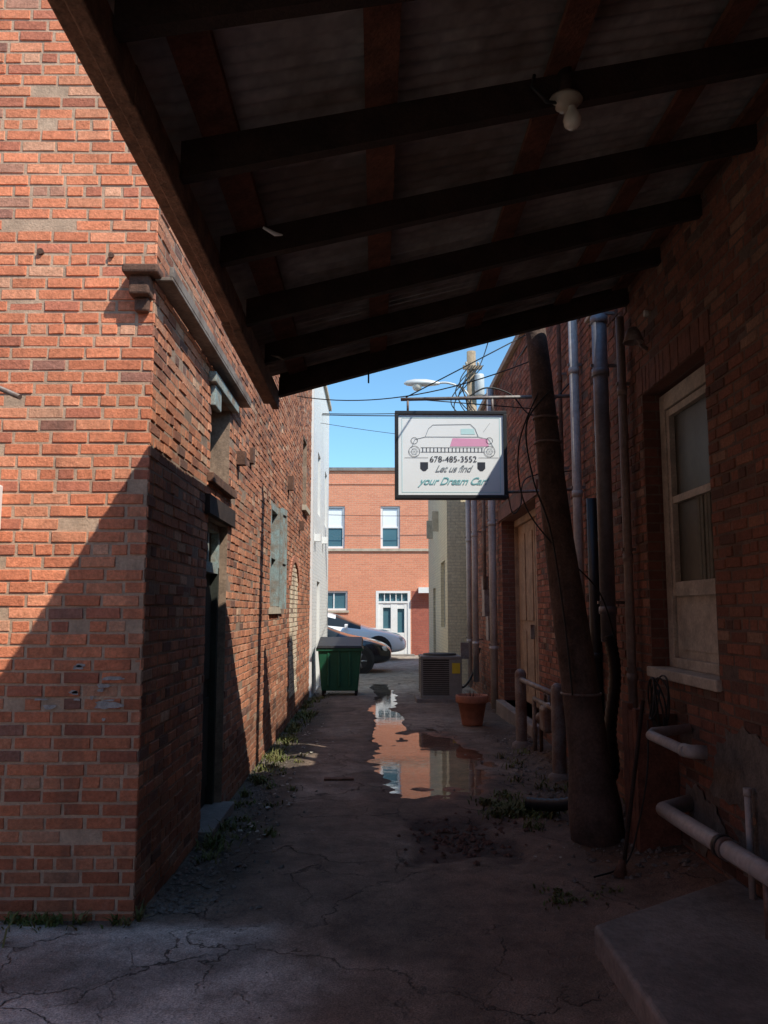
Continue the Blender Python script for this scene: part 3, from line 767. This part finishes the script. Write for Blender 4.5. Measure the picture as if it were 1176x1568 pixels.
rib([(616,638),(767,638),(767,755),(616,755)],.006,M['signcyan'],.002,True)
rib([(652,668),(657,655),(664,649),(722,648),(729,655),(734,668)],.005,M['signgrey'],.003)
rib([(636,672),(652,668),(734,668),(750,672),(757,684)],.005,M['signgrey'],.0035)
rib([(636,672),(631,684)],.005,M['signgrey'],.003)
poly([(694,670),(748,671),(750,683),(690,683)],M['signpink'])
poly([(707,655),(727,655),(729,664),(707,664)],M['signcyan'])
for cx in (635,751):
    rib(circ(cx,691,8.5),.004,M['signtext'],.004,True); rib(circ(cx,691,4.5),.004,M['signgrey'],.0045,True)
    rib(circ(cx,674,5),.004,M['signtext'],.0038,True)
    for a in range(6):
        rib([(cx,691),(cx+8*math.cos(a*1.047),691+8*math.sin(a*1.047))],.002,M['signgrey'],.0047)
rib([(645,685),(742,685)],.004,M['signtext'],.003); rib([(645,692),(742,692)],.004,M['signtext'],.003)
for k in range(17): rib([(648+k*5.7,685),(648+k*5.7,692)],.007,M['signtext'],.0032)
poly([(644,708),(656,708),(656,718),(652,722),(648,722),(644,718)],M['signtext'])
poly([(732,708),(744,708),(744,718),(740,722),(736,722),(732,718)],M['signtext'])
rib([(620,701),(656,701)],.003,M['signtext'],.003); rib([(734,701),(765,701)],.003,M['signtext'],.003)
rib([(742,660),(752,646)],.003,M['signgrey'],.003)
def text(s,px,py,size,mat,shear=0,bold=0,sp=1):
    cu=bpy.data.curves.new('t','FONT'); cu.body=s; cu.size=size; cu.shear=shear; cu.align_x='CENTER'; cu.offset=bold; cu.space_character=sp
    ob=bpy.data.objects.new('tmp',cu); col.objects.link(ob)
    bpy.context.view_layer.update()
    me=bpy.data.meshes.new_from_object(ob.evaluated_get(bpy.context.evaluated_depsgraph_get()))
    bpy.data.objects.remove(ob)
    me.materials.clear(); me.materials.append(mat)
    X,Z=SX(px),SZ(py)
    for q in me.vertices: q.co=Vector(PS(X+q.co.x,Z+q.co.y,.0055))
    me.name='lettering'
    link(bpy.data.objects.new('lettering',me),SG)
text('678-485-3552',695,707.5,.082,M['signtext'],0)
text('Let us find',694,723,.092,M['signgrey'],.5,.0006,.92)
text('your Dream Car!',694,743,.102,M['signteal'],.5,.0008,.92)
tube('hanging_arm',[(.25,8,3.68),(1.98,8,3.72)],.018,M['steel'],SG)
for x in (.32,1.16): tube('hanger',[(x,8,3.54),(x,8,3.69)],.012,M['steel'],SG)
tube('stay',[(.3,8,3.7),(1.98,8.0,4.6)],.006,M['cable'],SG); tube('stay',[(.3,8,3.69),(1.98,9.3,3.9)],.006,M['cable'],SG)
tube('back_support',[(1.29,8,2.75),(1.98,8,2.78)],.014,M['steel'],SG)
cable('feed_cable',[(1.98,8.1,3.9),(1.6,8.1,3.55),(1.35,8.05,3.75),(1.1,8,3.8),(.9,8,3.69)],.008,SG)
cable('feed_cable',[(1.29,8,2.8),(1.34,8,2.55),(1.42,8,2.62),(1.5,8.05,2.9),(1.98,8.2,3.0)],.006,SG)

# ================= street pole + street lamp + wires
px_,py_=2.14,17.9
g=group('utility_pole',(px_,py_,0))
tube('trunk',[(px_,py_,0),(px_,py_,7.35)],[.15,.10],M['polefar'],g,16)
for x in (-.12,.14): lathe('insulator',[(0,.10),(.022,.09),(.035,.05),(.02,.02),(.015,0)],(px_+x,py_-.09,7.0),M['porc'],g,10)
boxes('crossarm',[(px_-.2,px_+.22,py_-.13,py_-.06,6.92,7.0)],M['polefar'],g)
lathe('riser_box',[(0,.5),(.1,.49),(.11,.45),(.11,.03),(.09,0),(0,0)],(px_+.16,py_-.12,6.3),M['lamphead'],g,16)
for k in range(6):
    cable('drop_wire',[(px_-.05+.06*k,py_-.13,7.0),(px_-.28-.05*k+.12*(k%2),py_-.2,6.6-.1*k),(px_-.08,py_-.16,6.15-.1*k),(px_+.1,py_-.15,5.9)],.012,g)
g=group('street_lamp',(1.5,17.85,6.6))
cable('arm',[(px_,17.85,6.2),(1.95,17.85,6.48),(1.6,17.85,6.62),(1.3,17.85,6.6)],.026,g,M['lamphead'])
v=[];f=[]
prof=[(1.42,.035,.04),(1.32,.07,.07),(1.12,.13,.10),(.87,.135,.10),(.70,.09,.07),(.63,.02,.02)]
for (x,w,h) in prof:
    for k in range(16):
        a=2*math.pi*k/16; zz=math.sin(a)*h
        v.append((x,17.85+math.cos(a)*w,6.60+(zz if zz>0 else zz*.6)))
for i in range(len(prof)-1):
    for k in range(16):
        k2=(k+1)%16; f.append((i*16+k,i*16+k2,(i+1)*16+k2,(i+1)*16+k))
mesh('lamp_head',v,f,M['lamphead'],g,True)
lathe('lens',[(.11,0),(.105,-.06),(.07,-.11),(0,-.13)],(.92,17.85,6.56),M['bulb'],g,16)
g=group('power_lines',(0,25,8))
def wire(a,b,sag,r=.010):
    a=Vector(a);b=Vector(b); tube('wire',[a.lerp(b,t/20)-Vector((0,0,sag*4*(t/20)*(1-t/20))) for t in range(21)],r,M['cable'],g,5)
wire((-9,19,7.0),(px_,py_,6.0),.35); wire((-9,18.5,6.6),(px_,py_,5.9),.2,.012); wire((-9,17,7.6),(px_,py_,5.3),.4,.006)
wire((-14,29.5,6.1),(2.8,29.6,5.0),.35,.01); wire((1.9,17,5.3),(px_,py_,6.4),.1,.012)
wire((1.95,9,5.0),(px_,py_,6.3),.3,.01); wire((1.2,6.9,4.9),(px_,py_,6.9),.4,.008); wire((.9,8.0,3.7),(px_,py_,6.1),.3,.006)
wire((-1.22,12.5,4.9),(1.98,9.5,4.6),.25,.008)

# ================= ground
def ss(a,b,x):
    t=max(0,min(1,(x-a)/(b-a))); return t*t*(3-2*t)
def fn(x,y,s,o=0): return noise.noise(Vector((x*s,y*s,o)))
def pud(x,y):
    e=((x-.56-.03*(y-9))/.60)**2+((y-9.1)/2.2)**2 + .7*fn(x,y,1.9,3)+.45*fn(x,y,6,4)
    a=(1-ss(.6,1.2,e))*ss(7.0+.2*fn(x,0,4,1),7.5,y)
    xc=.16+.06*math.sin(y*1.7)+.08*fn(0,y,1.2,8)
    b=(1-ss(.12,.28,abs(x-xc)+.08*fn(x,y,4,1)))*ss(10.0,10.6,y)*(1-ss(18.2,18.8,y))
    return max(a,b)
def mud(x,y):
    return 1-ss(.7,1.25,max(abs(x-.60)/.36,abs(y-6.05)/.50)+.5*fn(x,y,3,6)+.3*fn(x,y,9,2))
def gh(x,y):
    if x<-8 or x>3 or y<-5 or y>22: return 0.
    h=.006+.010*fn(x,y,.7)+.004*fn(x,y,3.1,1)
    h=max(h,.0)
    h-=.021*pud(x,y)*(1+.35*fn(x,y,5,11))
    h-=.03*mud(x,y)*(1+.7*fn(x,y,9,3))
    h+=.09*ss(1.5,2.0,x)*ss(2,5,y)*(1-ss(10,13,y))+ .012*ss(1.2,1.6,x)*fn(x,y,5,2)
    h-=.03*ss(-.75,-1.05,x)*ss(4.6,5.4,y) if x>-1.3 else 0
    return h
xs=[-400,-120,-40,-15,-8,-6,-4.5,-3.6]+[-3+.045*i for i in range(119)]+[2.6,4,8,20,60,150,400]
ys=[-400,-120,-40,-12,-5,-2,0,1,1.8]+[2.2+.05*i for i in range(340)]+[19.5,20,21,23,25,27,29,30,35,60,120,400,700]
v=[];cols=[]
def lerp(a,b,k): return [p*(1-k)+q*k for p,q in zip(a,b)]
def gc(x,y):
    n=fn(x,y,.9,7); n2=fn(x,y,3.5,2)
    c=[.24+.05*n,.170+.035*n,.132+.03*n]
    c=lerp(c,(.31,.245,.20),ss(.1,.2,fn(x,y,.55,13)+.1*n2))
    c=lerp(c,(.15,.105,.08),.8*ss(.12,.3,fn(x,y,.8,41)+.25*n2))      # old oil / damp staining
    c=lerp(c,(.23,.125,.09),.6*ss(.15,.6,x)*ss(3,4.5,y)*(1-ss(7,8,y)))
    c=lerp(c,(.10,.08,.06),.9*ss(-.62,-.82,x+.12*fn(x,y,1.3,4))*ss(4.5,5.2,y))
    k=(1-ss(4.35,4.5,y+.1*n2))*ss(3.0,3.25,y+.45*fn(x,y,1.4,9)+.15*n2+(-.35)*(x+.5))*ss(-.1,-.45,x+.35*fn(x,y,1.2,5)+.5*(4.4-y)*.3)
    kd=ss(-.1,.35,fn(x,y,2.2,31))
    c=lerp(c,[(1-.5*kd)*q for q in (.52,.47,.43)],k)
    c=lerp(c,(.34,.31,.27),ss(-2.6,-3.2,x))
    c=lerp(c,(.09,.048,.036),mud(x,y))
    p=pud(x,y)
    if x>.42+.1*n2 and 7<y<11.3: c=lerp(c,(.46,.21,.13),.8*p)
    else: c=[a*(1-.35*p) for a in c]
    w=ss(1.75,1.25,((x-.55)/.62)**2+((y-8.9)/2.3)**2+.5*n2)                # damp fringe
    c=[a*(1-.3*w*(1-p)) for a in c]
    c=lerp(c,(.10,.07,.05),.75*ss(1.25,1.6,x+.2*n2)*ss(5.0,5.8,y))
    c=lerp(c,(.36,.33,.29),ss(13,18,y))
    return c
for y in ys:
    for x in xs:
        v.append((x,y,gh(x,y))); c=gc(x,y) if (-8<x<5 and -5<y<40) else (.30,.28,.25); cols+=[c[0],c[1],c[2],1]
nx=len(xs); f=[(j*nx+i,j*nx+i+1,(j+1)*nx+i+1,(j+1)*nx+i) for j in range(len(ys)-1) for i in range(nx-1)]
m,nt,b=newmat('worn_pavement')
tc=N(nt,'ShaderNodeTexCoord').outputs['Object']
at=N(nt,'ShaderNodeAttribute',attribute_name='Col').outputs['Color']
nz=N(nt,'ShaderNodeTexNoise'); nz.inputs['Scale'].default_value=1.3; nz.inputs['Detail'].default_value=6; nz.inputs['Roughness'].default_value=.62
nt.links.new(tc,nz.inputs['Vector'])
def vor(scale,amt,feat='DISTANCE_TO_EDGE'):
    mp=N(nt,'ShaderNodeVectorMath',operation='MULTIPLY_ADD')
    nt.links.new(nz.outputs['Color'],mp.inputs[0]); mp.inputs[1].default_value=(amt,amt,0); nt.links.new(tc,mp.inputs[2])
    vo=N(nt,'ShaderNodeTexVoronoi',feature=feat); vo.inputs['Scale'].default_value=scale
    nt.links.new(mp.outputs[0],vo.inputs['Vector']); return vo
c1=ramp(nt,vor(.62,1.3).outputs['Distance'],.0,.0065,(0,0,0),(1,1,1))
c2=ramp(nt,vor(1.9,.7).outputs['Distance'],.0,.014,(0,0,0),(1,1,1))
# the fine family only survives in broken-up areas
msk=ramp(nt,noiseT(nt,tc,.7,3),.50,.56)
c2m=mixc(nt,msk,(1,1,1),c2)
f1=ramp(nt,noiseT(nt,tc,1.1,3),.47,.60,(.0,.0,.0),(1,1,1))
c1m=mixc(nt,f1,c1,(1,1,1))
crack=mixc(nt,1.0,c1m,c2m,'MULTIPLY')
fade=ramp(nt,noiseT(nt,tc,3.1,2),.40,.70,(.0,.0,.0),(.8,.8,.8))
crackc=mixc(nt,fade,crack,(1,1,1))
sepc=N(nt,'ShaderNodeSeparateColor'); nt.links.new(vor(.62,1.3,'F1').outputs['Color'],sepc.inputs[0])
ct=ramp(nt,sepc.outputs[0],0,1,(.84,.82,.80),(1.16,1.15,1.13))
spk=ramp(nt,noiseT(nt,tc,120,2,.8),.35,.72,(.60,.60,.60),(1.55,1.52,1.45))
cc=mixc(nt,1.0,at,spk,'MULTIPLY')
cc=mixc(nt,1.0,cc,ct,'MULTIPLY')
bl=ramp(nt,noiseT(nt,tc,4,6,.75),.35,.7,(.55,.53,.51),(1.3,1.3,1.3))
cc=mixc(nt,1.0,cc,bl,'MULTIPLY')
cc=mixc(nt,crackc,(.03,.022,.017),cc)
nt.links.new(cc,b.inputs['Base Color'])
b.inputs['Roughness'].default_value=.85
p=bump(nt,b,crackc,.8,.02)
p=bump(nt,b,noiseT(nt,tc,90,2,.8),.5,.012,p)
bump(nt,b,noiseT(nt,tc,8,4,.7),.5,.04,p)
gr=mesh('ground',v,f,m,None,True)
ca=gr.data.color_attributes.new('Col','FLOAT_COLOR','POINT'); ca.data.foreach_set('color',cols)
m,nt,b=newmat('puddle_water')
b.inputs['Base Color'].default_value=(.88,.88,.88,1); b.inputs['Roughness'].default_value=.03; b.inputs['IOR'].default_value=1.36
b.inputs['Transmission Weight'].default_value=1
tc=N(nt,'ShaderNodeTexCoord').outputs['Object']; bump(nt,b,noiseT(nt,tc,6,3),.10,.01)
mesh('puddle',[(-.3,6.95,-.0065),(1.35,6.95,-.0065),(1.35,18.9,-.0065),(-.3,18.9,-.0065)],[(0,1,2,3)],m)

me=mesh('concrete_slab',[(1.03,4.08,-.05),(2.0,4.78,-.05),(2.0,-3,-.05),(1.06,-3,-.05),(1.03,4.08,.13),(2.0,4.78,.13),(2.0,-3,.13),(1.06,-3,.13)],
  [(0,3,2,1),(4,5,6,7),(0,1,5,4),(1,2,6,5),(2,3,7,6),(3,0,4,7)],M['slab'])
bv=me.modifiers.new('b','BEVEL'); bv.width=.02; bv.segments=3

def stones(name,spots,mat):
    v=[];f=[]
    for (x,y,r) in spots:
        o=len(v); z=gh(x,y)+r*.2; a=R.uniform(0,6)
        ring=[]
        for k in range(5):
            t=a+k*1.2566; rr=r*R.uniform(.7,1.2); ring.append((x+rr*math.cos(t),y+rr*math.sin(t),z+R.uniform(-.2,.2)*r))
        v+=ring+[(x+R.uniform(-.3,.3)*r,y+R.uniform(-.3,.3)*r,z+r*R.uniform(.5,.9))]
        f+=[(o+k,o+(k+1)%5,o+5) for k in range(5)]
    return mesh(name,v,f,mat)
sp=[]
for _ in range(2600):
    y=4.6+R.random()**1.3*12; x=-1.22+abs(R.gauss(0,.2)); sp.append((x,y,R.choice((.006,.008,.012,.02))*R.uniform(.6,1.3)))
for _ in range(1200):
    y=R.uniform(5,11); x=1.95-abs(R.gauss(0,.35)); sp.append((x,y,R.choice((.006,.009,.014,.022))*R.uniform(.6,1.3)))
for _ in range(1800): sp.append((R.uniform(-2.2,1.9),R.uniform(2.4,15),R.uniform(.003,.007)))
stones('gravel',sp,pbr('gravel_stone',(.24,.20,.17),.95,var=.5,ns=20))
sp=[(R.gauss(.62,.2),R.gauss(6.05,.26),R.uniform(.012,.03)) for _ in range(150)]
stones('brick_rubble',sp,pbr('brick_rubble_mat',(.19,.09,.065),.95,var=.5,ns=12))

v=[];f=[]
for _ in range(110):
    y=R.uniform(5.5,12); x=-1.0+abs(R.gauss(0,.25)) if R.random()<.7 else R.uniform(.9,1.7)
    o=len(v);z=gh(x,y)+.012; a=R.uniform(0,6);r=R.uniform(.01,.03)
    for k in range(4): v.append((x+r*math.cos(a+k*1.57)*R.uniform(.5,1),y+r*math.sin(a+k*1.57),z+R.uniform(0,.012)))
    f.append((o,o+1,o+2,o+3))
mesh('litter',v,f,pbr('paper_litter',(.5,.46,.38),.9,var=.5,ns=3))
boxes('loose_plank',[(-.48,-.2,8.0,8.08,.012,.03)],M['plank'])

def weeds(name,cl,mat):
    v=[];f=[]
    for (x,y,n,h,sp_) in cl:
        for _ in range(n):
            a=R.uniform(0,6.28); r0=abs(R.gauss(0,sp_)); px=x+r0*math.cos(a);py=y+r0*math.sin(a)
            if px<XL+.02 and py>4.48: px=XL+.03
            z=gh(px,py)-.005; l=h*R.uniform(.4,1.2); t=R.uniform(.1,1.1); b=R.uniform(0,6.28)
            d=Vector((math.cos(b)*t,math.sin(b)*t,1)).normalized(); s=Vector((-math.sin(b),math.cos(b),0))*R.uniform(.0025,.007)
            p=Vector((px,py,z)); q=p+d*l*.55; e=q+(d+Vector((math.cos(b)*.6,math.sin(b)*.6,-.35)))*l*.4
            o=len(v); v+=[p-s,p+s,q+s*1.2,q-s*1.2,e]; f+=[(o,o+1,o+2,o+3),(o+3,o+2,o+4)]
    return mesh(name,v,f,mat)
gm=pbr('weed_green',(.11,.14,.03),.7,var=.5,ns=6,c2=(.17,.14,.05))
cl=[]
for _ in range(95):
    y=5.4+R.random()*10.4; cl.append((-1.18+abs(R.gauss(0,.09)),y,R.randint(14,40),R.uniform(.05,.16),.06))
for _ in range(14): cl.append((R.gauss(-.9,.12),R.uniform(6,9.5),22,.07,.05))
for _ in range(30): cl.append((R.gauss(1.12,.16),R.gauss(6.75,.2),50,.08,.07))
for _ in range(14): cl.append((R.uniform(1.3,1.9),R.uniform(6.6,9.6),26,.1,.07))
for _ in range(8): cl.append((R.uniform(.95,1.4),R.uniform(4.7,5.0),18,.04,.05))
for _ in range(22): cl.append((-1.9-abs(R.gauss(0,.3)),R.uniform(3.2,4.4),45,.14,.08))
for _ in range(12): cl.append((R.uniform(-1.9,-1.2),4.45,18,.08,.04))
for _ in range(8): cl.append((R.uniform(.4,1.0),R.uniform(2.9,3.1),20,.04,.05))
weeds('weeds',cl,gm)

# ================= light
S=Vector((1,-1,1.65)).normalized()
el=math.asin(S.z); az=math.atan2(S.x,S.y)
w=bpy.data.worlds.new('World'); scene.world=w; w.use_nodes=True
nt=w.node_tree; bg=nt.nodes['Background']
sky=nt.nodes.new('ShaderNodeTexSky'); sky.sky_type='NISHITA'; sky.sun_disc=False
sky.sun_elevation=el; sky.sun_rotation=az; sky.air_density=1.0; sky.dust_density=.3; sky.ozone_density=1.5
tn=mixc(nt,1.0,sky.outputs[0],(.92,1.3,1.42),'MULTIPLY')
nt.links.new(tn,bg.inputs[0]); bg.inputs[1].default_value=.145
sl=bpy.data.lights.new('sun','SUN'); sl.energy=5; sl.angle=math.radians(.5); sl.color=(1,.95,.84)
so=bpy.data.objects.new('sun',sl); so.rotation_euler=(-S).to_track_quat('-Z','Y').to_euler(); so.location=(10,-10,20); col.objects.link(so)

cam=bpy.data.cameras.new('camera'); co=bpy.data.objects.new('camera',cam); col.objects.link(co)
cam.sensor_fit='VERTICAL'; cam.sensor_height=36; cam.lens=29; cam.clip_end=2000; cam.clip_start=.05
co.location=(0,0,1.6); co.rotation_euler=(math.radians(90+6.8),0,math.radians(-.6))
scene.camera=co
scene.view_settings.view_transform='Standard'; scene.view_settings.look='None'; scene.view_settings.exposure=0
